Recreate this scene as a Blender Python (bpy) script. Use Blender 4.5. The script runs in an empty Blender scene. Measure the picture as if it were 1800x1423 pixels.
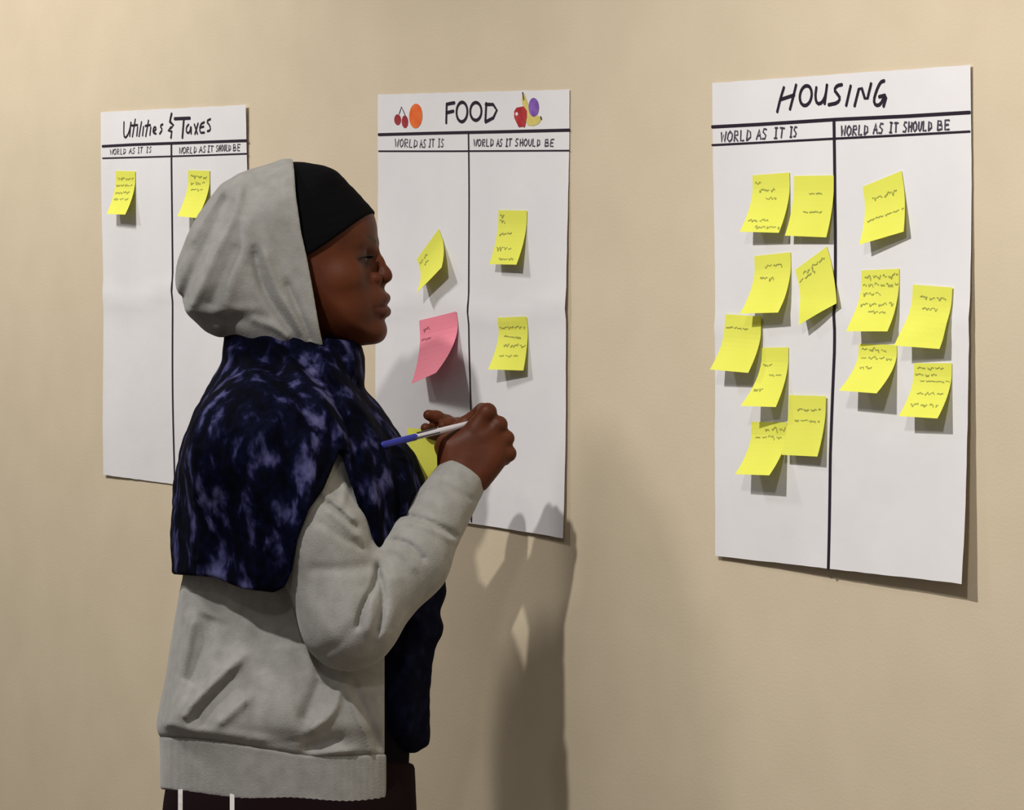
import bpy, bmesh, math, random
import numpy as np
from mathutils import Vector

SC = bpy.context.scene
COL = SC.collection
# ------------------------------------------------------------------ camera
FPX = 6600.0
CX, CY = 900.0, 711.5
TH = math.radians(57.2)
PITCH = math.atan((CY - 392.0) / FPX)
CAM = np.array([4.36, -2.81, 1.50])
FH = np.array([-math.sin(TH), math.cos(TH), 0.0])
R_ = np.array([math.cos(TH), math.sin(TH), 0.0])
F_ = FH * math.cos(PITCH) + np.array([0, 0, -math.sin(PITCH)])
U_ = np.cross(R_, F_)
cam_data = bpy.data.cameras.new('camera')
cam_data.sensor_fit = 'HORIZONTAL'
cam_data.sensor_width = 36.0
cam_data.lens = 36.0 * FPX / 1800.0
cam_data.clip_end = 100
cam = bpy.data.objects.new('camera', cam_data)
COL.objects.link(cam)
cam.location = CAM
cam.rotation_euler = Vector(F_).to_track_quat('-Z', 'Y').to_euler()
SC.camera = cam
# ------------------------------------------------------------------ light
world = bpy.data.worlds.new('world')
SC.world = world
world.use_nodes = True
bgn = world.node_tree.nodes['Background']
bgn.inputs[0].default_value = (1.0, 0.93, 0.86, 1)
bgn.inputs[1].default_value = 0.17


def spot(name, loc, target, power, radius, angle, blend, color):
    d = bpy.data.lights.new(name, 'SPOT')
    d.energy = power
    d.shadow_soft_size = radius
    d.spot_size = math.radians(angle)
    d.spot_blend = blend
    d.color = color
    o = bpy.data.objects.new(name, d)
    COL.objects.link(o)
    o.location = loc
    o.rotation_euler = (Vector(target) - Vector(loc)).to_track_quat('-Z', 'Y').to_euler()
    return o


WARM = (1.0, 0.965, 0.92)
spot('downlight_right', (0.78, -1.45, 2.55), (1.25, 0, 0.80), 114, 0.03, 128, 1.0, WARM)
spot('downlight_left', (-1.05, -1.5, 3.10), (-1.45, 0, 1.05), 168, 0.15, 108, 1.0, WARM)
spot('fill_far_right', (2.35, -1.9, 2.75), (1.75, -0.1, 0.65), 104, 0.10, 78, 1.0, WARM)  # added fill: lifts the right end of the wall and her near side
spot('fill_far_left', (-2.4, -1.6, 2.9), (-1.9, 0, 1.0), 78, 0.10, 84, 1.0, WARM)  # added fill with no known fixture, brightens the far left wall
SC.view_settings.view_transform = 'Standard'
SC.view_settings.look = 'None'
SC.view_settings.gamma = 1.0
SC.view_settings.use_curve_mapping = False
SC.view_settings.exposure = 0.06


# ------------------------------------------------------------------ projection helpers
def ray(px, py):
    px = np.asarray(px, float); py = np.asarray(py, float)
    return (F_[None] + ((px - CX) / FPX)[..., None] * R_ - ((py - CY) / FPX)[..., None] * U_)


def W(px, py):
    """point of the poster wall (y = 0) seen at a pixel of the photograph -> (x, z)"""
    d = ray(np.atleast_1d(px), np.atleast_1d(py))
    t = -CAM[1] / d[:, 1]
    p = CAM + d * t[:, None]
    return p[:, [0, 2]]


def W1(px, py):
    return W(px, py)[0]


def project(p):
    q = np.asarray(p, float) - CAM
    z = q @ F_
    return np.array([CX + FPX * (q @ R_) / z, CY - FPX * (q @ U_) / z])


ZP = 5.0                 # distance of the woman's middle plane
S = FPX / ZP              # pixels per metre there


def PW(X, Y, P):
    """figure space (pixel x, depth in pixels, pixel y) -> world"""
    d = ray(np.atleast_1d(X), np.atleast_1d(P))
    return CAM + d * (ZP + np.atleast_1d(Y) / S)[:, None]


# ------------------------------------------------------------------ object helpers
def link_mesh(name, verts, faces, mat, parent=None, loc=None, label=None, smooth=False):
    me = bpy.data.meshes.new(name)
    base = np.array(parent.location if parent is not None else (loc if loc is not None else (0, 0, 0)), float)
    if parent is not None and parent.get('_base') is not None:
        base = np.array(parent['_base'], float)
    v = np.asarray(verts, float) - base
    me.from_pydata(v.tolist(), [], faces if isinstance(faces, list) else faces.tolist())
    if smooth:
        me.polygons.foreach_set('use_smooth', np.ones(len(me.polygons), bool))
    for m in (mat if isinstance(mat, (list, tuple)) else [mat]):
        me.materials.append(m)
    me.update()
    o = bpy.data.objects.new(name, me)
    COL.objects.link(o)
    if parent is not None:
        o.parent = parent
        o['_base'] = base.tolist()
    else:
        o.location = base
    if label:
        o['label'] = label
    return o


def tag(o, label, cat, group=None, kind=None):
    if label: o['label'] = label
    if cat: o['category'] = cat
    if group: o['group'] = group
    if kind: o['kind'] = kind
    return o


def empty(name, loc, label, cat, group=None):
    o = bpy.data.objects.new(name, None)
    COL.objects.link(o)
    o.location = loc
    return tag(o, label, cat, group)


# ------------------------------------------------------------------ materials
def material(name, color, rough=0.8, noise=None, bump=None, spec=0.3, sheen=0.0, coords='Object', translucent=0.0, metallic=0.0):
    """noise = (scale, colour2, detail, lo, hi); bump = (scale, strength, distance)"""
    m = bpy.data.materials.new(name)
    m.use_nodes = True
    nt = m.node_tree
    b = nt.nodes['Principled BSDF']
    b.inputs['Base Color'].default_value = (*color, 1)
    b.inputs['Roughness'].default_value = rough
    b.inputs['Specular IOR Level'].default_value = spec
    b.inputs['Metallic'].default_value = metallic
    b.inputs['Sheen Weight'].default_value = sheen
    tc = nt.nodes.new('ShaderNodeTexCoord')
    if noise:
        n = nt.nodes.new('ShaderNodeTexNoise')
        n.inputs['Scale'].default_value = noise[0]
        n.inputs['Detail'].default_value = noise[2]
        nt.links.new(tc.outputs[coords], n.inputs['Vector'])
        r = nt.nodes.new('ShaderNodeValToRGB')
        r.color_ramp.elements[0].position = noise[3]
        r.color_ramp.elements[1].position = noise[4]
        r.color_ramp.elements[0].color = (*color, 1)
        r.color_ramp.elements[1].color = (*noise[1], 1)
        nt.links.new(n.outputs['Fac'], r.inputs['Fac'])
        nt.links.new(r.outputs['Color'], b.inputs['Base Color'])
    if bump:
        n2 = nt.nodes.new('ShaderNodeTexNoise')
        n2.inputs['Scale'].default_value = bump[0]
        n2.inputs['Detail'].default_value = 4
        nt.links.new(tc.outputs[coords], n2.inputs['Vector'])
        bp = nt.nodes.new('ShaderNodeBump')
        bp.inputs['Strength'].default_value = bump[1]
        bp.inputs['Distance'].default_value = bump[2]
        nt.links.new(n2.outputs['Fac'], bp.inputs['Height'])
        nt.links.new(bp.outputs['Normal'], b.inputs['Normal'])
    if translucent:
        out = nt.nodes['Material Output']
        tr = nt.nodes.new('ShaderNodeBsdfTranslucent')
        tr.inputs['Color'].default_value = (*color, 1)
        mx = nt.nodes.new('ShaderNodeMixShader')
        mx.inputs[0].default_value = translucent
        nt.links.new(b.outputs[0], mx.inputs[1])
        nt.links.new(tr.outputs[0], mx.inputs[2])
        nt.links.new(mx.outputs[0], out.inputs['Surface'])
    return m


M_wall = material('wall_paint', (0.625, 0.53, 0.385), 0.75, (9, (0.665, 0.565, 0.415), 3, 0.3, 0.7), (260, 0.14, 0.002), 0.25)
M_floor = material('carpet', (0.13, 0.11, 0.09), 0.95, (60, (0.2, 0.17, 0.14), 4, 0.3, 0.7), (300, 0.6, 0.004), 0.1)
M_paper = material('flipchart_paper', (0.74, 0.725, 0.745), 0.7, (7, (0.79, 0.775, 0.79), 3, 0.3, 0.7), (30, 0.25, 0.002), 0.2)
M_ink = material('marker_ink', (0.022, 0.014, 0.026), 0.5)
M_ink_thin = material('faded_marker_ink', (0.07, 0.055, 0.08), 0.5)
M_pencil = material('pencil_writing', (0.34, 0.35, 0.08), 0.6)
M_pencil_pink = material('pencil_writing_on_pink', (0.35, 0.10, 0.14), 0.6)
M_yellow = material('yellow_note_paper', (0.82, 0.83, 0.115), 0.75, (14, (0.86, 0.87, 0.14), 2, 0.3, 0.7), None, 0.15, translucent=0.12)
M_pink = material('pink_note_paper', (0.92, 0.29, 0.38), 0.75, None, None, 0.15, translucent=0.12)
M_gray = material('heather_grey_fleece', (0.275, 0.270, 0.256), 0.95, (55, (0.345, 0.34, 0.325), 5, 0.3, 0.7), (420, 0.5, 0.0012), 0.1, 0.25)
M_graylight = material('grey_fleece_edge', (0.47, 0.455, 0.45), 0.95, (60, (0.54, 0.52, 0.52), 4, 0.3, 0.7), (420, 0.4, 0.001), 0.1, 0.2)
M_black = material('black_knit', (0.004, 0.004, 0.005), 0.95, None, (500, 0.4, 0.001), 0.05, 0.0)
M_shirt = material('black_cotton', (0.005, 0.004, 0.006), 0.95, None, (300, 0.4, 0.001), 0.08)
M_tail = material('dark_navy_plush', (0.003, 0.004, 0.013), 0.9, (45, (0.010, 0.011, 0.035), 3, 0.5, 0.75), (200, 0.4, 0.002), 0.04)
M_trouser = material('dark_maroon_jersey', (0.010, 0.0035, 0.005), 0.9, None, (200, 0.3, 0.001), 0.1)
M_white = material('white_trim', (0.72, 0.70, 0.68), 0.7)
M_shoe = material('black_shoe_leather', (0.015, 0.014, 0.014), 0.5)
M_blue = material('blue_pen_plastic', (0.01, 0.02, 0.30), 0.35, spec=0.5)
M_clear = material('frosted_pen_barrel', (0.62, 0.60, 0.66), 0.3, spec=0.5)
M_clip = material('dark_pen_clip', (0.05, 0.05, 0.06), 0.35, spec=0.5)
M_eye = material('eye_white', (0.30, 0.24, 0.21), 0.2, spec=0.5)
M_iris = material('dark_brown_iris', (0.010, 0.006, 0.005), 0.15, spec=0.5)
M_lash = material('eyelash_hair', (0.008, 0.005, 0.004), 0.8)


def shawl_material():
    m = bpy.data.materials.new('navy_plush')
    m.use_nodes = True
    nt = m.node_tree
    b = nt.nodes['Principled BSDF']
    b.inputs['Roughness'].default_value = 0.8
    b.inputs['Specular IOR Level'].default_value = 0.04
    tc = nt.nodes.new('ShaderNodeTexCoord')
    mp = nt.nodes.new('ShaderNodeMapping')
    mp.inputs['Scale'].default_value = (1.0, 1.0, 0.55)
    nt.links.new(tc.outputs['Object'], mp.inputs['Vector'])
    n = nt.nodes.new('ShaderNodeTexNoise')
    n.inputs['Scale'].default_value = 36
    n.inputs['Detail'].default_value = 3.0
    n.inputs['Roughness'].default_value = 0.55
    n.inputs['Distortion'].default_value = 0.25
    nt.links.new(mp.outputs[0], n.inputs['Vector'])
    r = nt.nodes.new('ShaderNodeValToRGB')
    e = r.color_ramp.elements
    e[0].position = 0.40; e[0].color = (0.0008, 0.0010, 0.0045, 1)
    e[1].position = 0.70; e[1].color = (0.085, 0.085, 0.19, 1)
    x = e.new(0.52); x.color = (0.0022, 0.0030, 0.014, 1)
    x = e.new(0.565); x.color = (0.012, 0.013, 0.045, 1)
    x = e.new(0.61); x.color = (0.038, 0.038, 0.105, 1)
    nt.links.new(n.outputs['Fac'], r.inputs['Fac'])
    nt.links.new(r.outputs[0], b.inputs['Base Color'])
    n2 = nt.nodes.new('ShaderNodeTexNoise')
    n2.inputs['Scale'].default_value = 60
    n2.inputs['Detail'].default_value = 5
    nt.links.new(mp.outputs[0], n2.inputs['Vector'])
    bp = nt.nodes.new('ShaderNodeBump')
    bp.inputs['Strength'].default_value = 0.7
    bp.inputs['Distance'].default_value = 0.006
    nt.links.new(n2.outputs['Fac'], bp.inputs['Height'])
    nt.links.new(bp.outputs[0], b.inputs['Normal'])
    return m


M_shawl = shawl_material()


def skin_material():
    m = bpy.data.materials.new('deep_brown_skin')
    m.use_nodes = True
    nt = m.node_tree
    b = nt.nodes['Principled BSDF']
    b.inputs['Roughness'].default_value = 0.52
    b.inputs['Specular IOR Level'].default_value = 0.2
    tc = nt.nodes.new('ShaderNodeTexCoord')
    n = nt.nodes.new('ShaderNodeTexNoise')
    n.inputs['Scale'].default_value = 22
    n.inputs['Detail'].default_value = 3
    nt.links.new(tc.outputs['Object'], n.inputs['Vector'])
    r = nt.nodes.new('ShaderNodeValToRGB')
    r.color_ramp.elements[0].position = 0.3
    r.color_ramp.elements[1].position = 0.7
    r.color_ramp.elements[0].color = (0.080, 0.0205, 0.0078, 1)
    r.color_ramp.elements[1].color = (0.112, 0.030, 0.0115, 1)
    nt.links.new(n.outputs['Fac'], r.inputs['Fac'])
    at = nt.nodes.new('ShaderNodeAttribute')
    at.attribute_name = 'marks'
    sep = nt.nodes.new('ShaderNodeSeparateColor')
    nt.links.new(at.outputs['Color'], sep.inputs[0])
    last = r.outputs[0]
    for ch, colr in (('Red', (0.085, 0.026, 0.022, 1)), ('Green', (0.016, 0.008, 0.006, 1)), ('Blue', (0.055, 0.024, 0.018, 1))):
        mx = nt.nodes.new('ShaderNodeMix')
        mx.data_type = 'RGBA'
        mx.inputs[7].default_value = colr
        nt.links.new(sep.outputs[ch], mx.inputs[0])
        nt.links.new(last, mx.inputs[6])
        last = mx.outputs[2]
    nt.links.new(last, b.inputs['Base Color'])
    n2 = nt.nodes.new('ShaderNodeTexNoise')
    n2.inputs['Scale'].default_value = 300
    nt.links.new(tc.outputs['Object'], n2.inputs['Vector'])
    bp = nt.nodes.new('ShaderNodeBump')
    bp.inputs['Strength'].default_value = 0.17
    bp.inputs['Distance'].default_value = 0.001
    nt.links.new(n2.outputs['Fac'], bp.inputs['Height'])
    nt.links.new(bp.outputs[0], b.inputs['Normal'])
    return m


M_skin = skin_material()

# ------------------------------------------------------------------ setting


def box(name, lo, hi, mat, kind='structure'):
    x0, y0, z0 = lo; x1, y1, z1 = hi
    v = [(x0, y0, z0), (x1, y0, z0), (x1, y1, z0), (x0, y1, z0), (x0, y0, z1), (x1, y0, z1), (x1, y1, z1), (x0, y1, z1)]
    f = [(0, 3, 2, 1), (4, 5, 6, 7), (0, 1, 5, 4), (1, 2, 6, 5), (2, 3, 7, 6), (3, 0, 4, 7)]
    o = link_mesh(name, v, f, mat)
    o['kind'] = kind
    return o


wall = box('wall_back', (-4.0, 0.0, 0.0), (4.5, 0.12, 3.1), M_wall)
wall['label'] = 'beige painted wall with fine orange-peel texture behind the posters'
floor = box('floor', (-4.0, -5.0, -0.1), (4.5, 0.12, 0.0), M_floor)
floor['label'] = 'dark carpeted floor below the frame'


# ------------------------------------------------------------------ ribbons (marker strokes) on a sheet
def densify(pts, step):
    pts = np.asarray(pts, float)
    out = [pts[0]]
    for a, b in zip(pts[:-1], pts[1:]):
        n = max(1, int(np.linalg.norm(b - a) / step))
        for i in range(1, n + 1):
            out.append(a + (b - a) * i / n)
    return np.array(out)


def smooth_poly(pts, it=2):
    p = np.asarray(pts, float)
    for _ in range(it):
        if len(p) < 3: return p
        q = [p[0]]
        for a, b in zip(p[:-1], p[1:]):
            q += [a * .75 + b * .25, a * .25 + b * .75]
        q.append(p[-1])
        p = np.array(q)
    return p


class Ribbons:
    def __init__(s): s.v = []; s.f = []

    def stroke(s, pts, width, lift, step=0.012, taper=True):
        """pts: (n,2) sheet coordinates; lift(pts)->3D points just above the sheet"""
        p = densify(pts, step)
        if len(p) < 2: return
        d = np.gradient(p, axis=0)
        L = np.linalg.norm(d, axis=1, keepdims=True); L[L == 0] = 1
        d /= L
        nrm = np.stack([-d[:, 1], d[:, 0]], 1)
        w = np.full(len(p), width / 2)
        cap = width * .3
        a = np.vstack([p[:1] - d[:1] * cap, p, p[-1:] + d[-1:] * cap])
        nn = np.vstack([nrm[:1], nrm, nrm[-1:]])
        ww = np.concatenate([[w[0] * .55], w, [w[-1] * .55]])[:, None]
        l = lift(a + nn * ww); r = lift(a - nn * ww)
        b0 = len(s.v)
        n = len(a)
        s.v += l.tolist() + r.tolist()
        for i in range(n - 1):
            s.f.append((b0 + i, b0 + i + 1, b0 + n + i + 1, b0 + n + i))

    def fan(s, pts, lift):
        q = lift(np.asarray(pts, float))
        c = q.mean(0)
        b0 = len(s.v)
        n = len(q)
        s.v += [c.tolist()] + q.tolist()
        for i in range(n):
            s.f.append((b0, b0 + 1 + i, b0 + 1 + (i + 1) % n))


FONT = {
    'W': [[(0, 1), (.25, 0), (.5, .7), (.75, 0), (1, 1)]],
    'O': [[(.5, 1), (.1, .8), (.05, .3), (.4, 0), (.85, .2), (.95, .7), (.5, 1)]],
    'R': [[(.1, 0), (.1, 1), (.7, .95), (.8, .65), (.15, .5), (.9, 0)]],
    'L': [[(.1, 1), (.1, 0), (.8, .02)]],
    'D': [[(.1, 0), (.1, 1), (.75, .8), (.85, .3), (.1, 0)]],
    'A': [[(0, 0), (.5, 1), (.95, 0)], [(.2, .38), (.8, .4)]],
    'S': [[(.85, .95), (.35, 1), (.1, .7), (.8, .35), (.6, .02), (.05, .05)]],
    'I': [[(.5, 1), (.5, 0)], [(.2, 1), (.8, 1)], [(.2, 0), (.8, 0)]],
    'T': [[(.5, 1), (.45, 0)], [(0, 1), (1, .97)]],
    'H': [[(.1, 1), (.1, 0)], [(.85, 1), (.85, 0)], [(.1, .5), (.85, .52)]],
    'U': [[(.1, 1), (.1, .25), (.45, 0), (.85, .25), (.85, 1)]],
    'B': [[(.1, 0), (.1, 1), (.65, .95), (.7, .65), (.12, .52), (.8, .42), (.85, .1), (.1, 0)]],
    'E': [[(.85, 1), (.1, 1), (.1, 0), (.85, 0)], [(.1, .5), (.7, .52)]],
}
rng = random.Random(4)


def text_strokes(text_spans, h, slant=0.15):
    """text_spans: list of (word, px0, px1, baseline0, baseline1) in photo pixels -> strokes in photo pixels"""
    out = []
    for word, x0, x1, b0, b1 in text_spans:
        n = len(word)
        cw = (x1 - x0) / n
        for i, ch in enumerate(word):
            for st in FONT[ch]:
                pts = []
                for (u, v) in st:
                    xx = x0 + cw * (i + .08 + u * .78) + slant * h * (v - .5) * .5 + rng.uniform(-.5, .5)
                    bb = b0 + (b1 - b0) * (xx - x0) / (x1 - x0)
                    pts.append((xx, bb - v * h * rng.uniform(.92, 1.05)))
                out.append(pts)
    return out


def zoomed(strokes, x0, y0, k):
    return [[(x0 + u / k, y0 + v / k) for u, v in st] for st in strokes]


def oval(cx, cy, rx, ry, n=22, tilt=0.0, a0=0.0, close=True):
    out = []
    for i in range(n + (1 if close else 0)):
        a = a0 + 2 * math.pi * i / n
        x, y = rx * math.cos(a), ry * math.sin(a)
        out.append((cx + x * math.cos(tilt) - y * math.sin(tilt), cy + x * math.sin(tilt) + y * math.cos(tilt)))
    return out


# ------------------------------------------------------------------ posters
class Poster:
    def __init__(s, name, corners, label, lift_fn):
        # corners: TL TR BR BL as photo pixels on the wall plane
        s.q = np.array([W1(*c) for c in corners])
        s.lift_fn = lift_fn
        nu, nv = 28, 40
        uu, vv = np.meshgrid(np.linspace(0, 1, nu), np.linspace(0, 1, nv))
        xz = s.bil(uu.ravel(), vv.ravel())
        jag = 0.0006
        y = s.height(xz, uu.ravel(), vv.ravel())
        r2 = np.random.RandomState(len(name) + int(corners[0][0]))
        edge = (uu.ravel() == 0) | (uu.ravel() == 1)
        xz[:, 0] += np.where(edge, r2.uniform(-jag, jag, len(xz)) * .6, 0)
        edge = (vv.ravel() == 0) | (vv.ravel() == 1)
        xz[:, 1] += np.where(edge, r2.uniform(-jag, jag, len(xz)) * .6, 0)
        v = np.stack([xz[:, 0], -y, xz[:, 1]], 1)
        f = []
        for j in range(nv - 1):
            for i in range(nu - 1):
                a = j * nu + i
                f.append((a, a + nu, a + nu + 1, a + 1))
        s.base = v[nu // 2].copy()
        s.o = link_mesh('poster', v, f, M_paper, loc=s.base, smooth=True)
        tag(s.o, label, 'poster', 'handwritten flip chart posters')
        s.o['_base'] = s.base.tolist()

    def bil(s, u, v):
        u = u[:, None]; v = v[:, None]
        tl, tr, br, bl = s.q
        return tl * (1 - u) * (1 - v) + tr * u * (1 - v) + br * u * v + bl * (1 - u) * v

    def uv(s, xz):
        # inverse bilinear by a few fixed-point steps
        u = np.full(len(xz), .5); v = np.full(len(xz), .5)
        tl, tr, br, bl = s.q
        for _ in range(8):
            p = s.bil(u, v)
            du = (tr - tl)[None] * (1 - v)[:, None] + (br - bl)[None] * v[:, None]
            dv = (bl - tl)[None] * (1 - u)[:, None] + (br - tr)[None] * u[:, None]
            e = xz - p
            det = du[:, 0] * dv[:, 1] - du[:, 1] * dv[:, 0]
            u = u + (e[:, 0] * dv[:, 1] - e[:, 1] * dv[:, 0]) / det
            v = v + (du[:, 0] * e[:, 1] - du[:, 1] * e[:, 0]) / det
        return u, v

    def height(s, xz, u=None, v=None):
        if u is None: u, v = s.uv(xz)
        return 0.0015 + s.lift_fn(u, v)

    def on(s, xz, extra=0.0006):
        return np.stack([xz[:, 0], -(s.height(xz) + extra), xz[:, 1]], 1)

    def ink(s, name, strokes_px, width, mat=M_ink, smoothing=0, label=None):
        r = Ribbons()
        for st in strokes_px:
            st = smooth_poly(st, smoothing)
            r.stroke(W([a for a, _ in st], [b for _, b in st]), width, s.on, step=0.008)
        q = link_mesh(name, r.v, r.f, mat, s.o, label=label)
        if name == 'column_heading': q['kind'] = 'stuff'
        return q

    def letters(s, groups, width, mat=M_ink, smoothing=0):
        for g in groups:
            s.ink('letter', g, width, mat, smoothing)

    def patch(s, name, pts_px, mat, extra=0.0005, label=None):
        r = Ribbons()
        r.fan(W([a for a, _ in pts_px], [b for _, b in pts_px]), lambda p: s.on(p, extra))
        return link_mesh(name, r.v, r.f, mat, s.o, label=label)


def waves(u, v, k):
    return 0.0011 * (1 + np.sin(v * 9 + k + u * 2)) + 0.0009 * (1 + np.sin(u * 7 - v * 4 + k * 2)) + 0.0022 * np.exp(-((v - .5 - .02 * np.sin(u * 9 + k)) / .022) ** 2)


def lift_housing(u, v):
    return waves(u, v, 1.0) * .8 + 0.016 * np.clip(v - .25, 0, 1) ** 1.6 * np.clip(u, 0, 1) ** 1.2 / .75 ** 1.6 + 0.004 * v ** 3


post_l = Poster('utilities', [(180.5, 197), (437, 184), (441, 869), (186, 834)], 'white flip chart sheet headed Utilities & Taxes, leftmost on the wall', lambda u, v: waves(u, v, 0))
post_f = Poster('food', [(668, 166), (1003, 157), (998, 945), (664, 893)], 'white flip chart sheet headed FOOD with fruit drawings', lambda u, v: waves(u, v, 2) + .003 * v ** 3 * u)
post_h = Poster('housing', [(1257, 146), (1710, 114), (1716, 1024), (1264, 976)], 'white flip chart sheet headed HOUSING, full of yellow notes', lift_housing)

# ---- Utilities & Taxes
k = 5.472
L_UT = zoomed([
    [(345, 295), (343, 430), (362, 452), (395, 400), (415, 300)], [(412, 300), (402, 435)],
    [(455, 270), (428, 440)], [(420, 332), (478, 325)], [(478, 345), (470, 432)], [(515, 295), (492, 437)], [(535, 340), (526, 430)],
    [(582, 280), (556, 437)], [(550, 335), (600, 325)], [(604, 345), (596, 425)],
    [(626, 388), (655, 370), (650, 343), (630, 352), (624, 400), (655, 410)], [(718, 318), (690, 335), (715, 370), (688, 412)],
    [(916, 268), (902, 450)],
    [(962, 320), (938, 350), (942, 402), (972, 400), (985, 320), (985, 412)], [(1015, 318), (1045, 412)], [(1052, 308), (1020, 415)],
    [(1112, 298), (1072, 320), (1066, 402), (1112, 398)], [(1066, 352), (1106, 340)], [(1172, 268), (1130, 290), (1165, 330), (1172, 375), (1140, 387)],
    [(782, 290), (818, 330), (768, 376), (802, 390), (795, 450)]], 160, 160, k)
post_l.letters([L_UT[0:2], L_UT[2:4], L_UT[4:5], L_UT[5:6], L_UT[6:7], L_UT[7:9], L_UT[9:10], L_UT[10:11], L_UT[11:12], L_UT[13:14], L_UT[14:16], L_UT[16:18], L_UT[18:19]], 0.0036, M_ink, 1)
UT2 = zoomed([[(800, 215), (790, 260), (784, 300)], [(826, 266), (975, 260)]], 160, 160, k)
post_l.letters([[UT2[0], L_UT[19]], [UT2[1], L_UT[12]]], 0.0052, M_ink)
post_l.ink('ruled_line', [[(184, 257), (240, 254), (310, 251.5), (380, 249), (438, 247)]], 0.0043)
post_l.ink('ruled_line', [[(184.5, 278), (260, 276), (340, 273.5), (438, 270)]], 0.0024)
post_l.ink('divider_line', [[(306, 253), (306.5, 420), (308, 600), (310, 850)]], 0.0050)
post_l.ink('column_heading', text_strokes([('WORLD', 198, 228, 272, 270.5), ('AS', 232, 244, 270, 269.5), ('IT', 247, 257, 269, 268.5), ('IS', 262, 273, 268, 267.5)], 10), 0.0017, M_ink_thin)
post_l.ink('column_heading', text_strokes([('WORLD', 319, 350, 270, 268.5), ('AS', 354, 366, 268, 267.5), ('IT', 368, 379, 267, 267), ('SHOULD', 383, 410, 266, 265), ('BE', 413, 428, 265, 264.5)], 11), 0.0018, M_ink_thin)

# ---- FOOD
k = 3.954
L_FOOD = zoomed([[(592, 166), (586, 302)], [(590, 172), (612, 166), (648, 160)], [(588, 230), (640, 218)],
                 oval(698, 224, 38, 68, tilt=.06, a0=-1.3), oval(795, 220, 39, 62, tilt=.04, a0=-1.2),
                 [(868, 162), (860, 292)], [(862, 172), (915, 172), (940, 212), (915, 265), (860, 294)]], 640, 140, k)
post_f.letters([L_FOOD[0:3], L_FOOD[3:4], L_FOOD[4:5], L_FOOD[5:7]], 0.0047, M_ink, 0)
post_f.ink('ruled_line', [[(669, 236.5), (760, 234), (880, 231.5), (1003, 228.5)]], 0.0042)
post_f.ink('ruled_line', [[(669, 265.5), (800, 265.5), (1003, 264.5)]], 0.0022)
post_f.ink('divider_line', [[(827.5, 234), (828, 400), (829, 600), (832, 760), (833, 916)]], 0.0034)
post_f.ink('column_heading', text_strokes([('WORLD', 697, 738, 258, 259), ('AS', 741, 752, 259, 259), ('IT', 756, 767, 258, 258), ('IS', 772, 784, 258, 258)], 13.5), 0.0018, M_ink_thin)
post_f.ink('column_heading', text_strokes([('WORLD', 836, 873, 257, 257), ('AS', 877, 888, 257, 257), ('IT', 892, 904, 257, 256.5), ('SHOULD', 909, 954, 256.5, 257), ('BE', 960, 978, 257, 257)], 12.5), 0.0020, M_ink_thin)


def crayon(name, c, c2): return material(name, c, 0.6, (60, c2, 3, 0.35, 0.65))


M_red = crayon('red_marker', (0.36, 0.02, 0.03), (0.50, 0.05, 0.05))
M_dred = crayon('dark_red_marker', (0.27, 0.02, 0.03), (0.36, 0.04, 0.05))
M_or = crayon('orange_marker', (0.75, 0.12, 0.02), (0.80, 0.18, 0.04))
M_ban = crayon('banana_marker', (0.62, 0.52, 0.12), (0.70, 0.60, 0.20))
M_pur = crayon('purple_marker', (0.17, 0.07, 0.35), (0.26, 0.13, 0.48))


def z7(pts): return zoomed([pts], 640, 140, k)[0]


post_f.patch('cherry_drawing', z7(oval(247, 278, 23, 38)), M_dred, label='left dark red cherry drawing')
post_f.patch('cherry_drawing', z7(oval(297, 292, 22, 44)), M_dred, label='right dark red cherry drawing')
post_f.ink('cherry_stem_drawing', zoomed([[(258, 238), (275, 188), (300, 248)]], 640, 140, k), 0.0016, M_ink_thin)
post_f.patch('orange_drawing', z7(oval(373, 252, 46, 86, tilt=.06)), M_or, label='orange fruit drawing')
post_f.patch('banana_drawing', z7([(1110, 140), (1118, 92), (1128, 95), (1140, 150), (1160, 220), (1195, 260), (1215, 268), (1238, 258), (1245, 275), (1225, 305), (1190, 322), (1150, 318), (1130, 260)]), M_ban, label='yellow banana drawing')
post_f.ink('banana_stem_drawing', zoomed([[(1117, 90), (1125, 140)]], 640, 140, k), 0.003, M_ink_thin)
post_f.ink('banana_tip_drawing', zoomed([[(1238, 258), (1244, 275)]], 640, 140, k), 0.003, M_ink_thin)
post_f.patch('grape_drawing', z7(oval(1192, 192, 35, 66)), M_pur, 0.0007, label='purple grape cluster drawing')
post_f.patch('apple_drawing', z7([(1098, 190), (1125, 185), (1145, 215), (1146, 260), (1135, 310), (1130, 330), (1110, 326), (1090, 330), (1078, 305), (1060, 265), (1060, 220), (1075, 195)]), M_red, 0.0009, label='red apple drawing')
post_f.patch('apple_shine_drawing', z7(oval(1078, 238, 9, 12)), M_paper, 0.0011)

# ---- HOUSING
k = 3.529
L_H = zoomed([[(538, 188), (515, 262), (496, 342)], [(613, 172), (594, 250), (574, 326)], [(518, 264), (560, 250), (602, 236)],
              oval(672, 240, 36, 62, tilt=.16, a0=-1.2),
              [(738, 188), (730, 250), (742, 292), (772, 285), (795, 240), (804, 172)], [(804, 172), (788, 292)],
              [(898, 172), (866, 178), (848, 205), (868, 230), (886, 256), (868, 286), (812, 297)],
              [(952, 178), (922, 303)],
              [(974, 306), (1012, 164), (1048, 288), (1080, 164)],
              [(1163, 148), (1138, 156), (1112, 210), (1094, 270), (1106, 302), (1136, 296), (1160, 250)], [(1128, 248), (1178, 234), (1155, 308)]], 1230, 100, k)
post_h.letters([L_H[0:3], L_H[3:4], L_H[4:6], L_H[6:7], L_H[7:8], L_H[8:9], L_H[9:11]], 0.0045, M_ink, 1)
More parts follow.
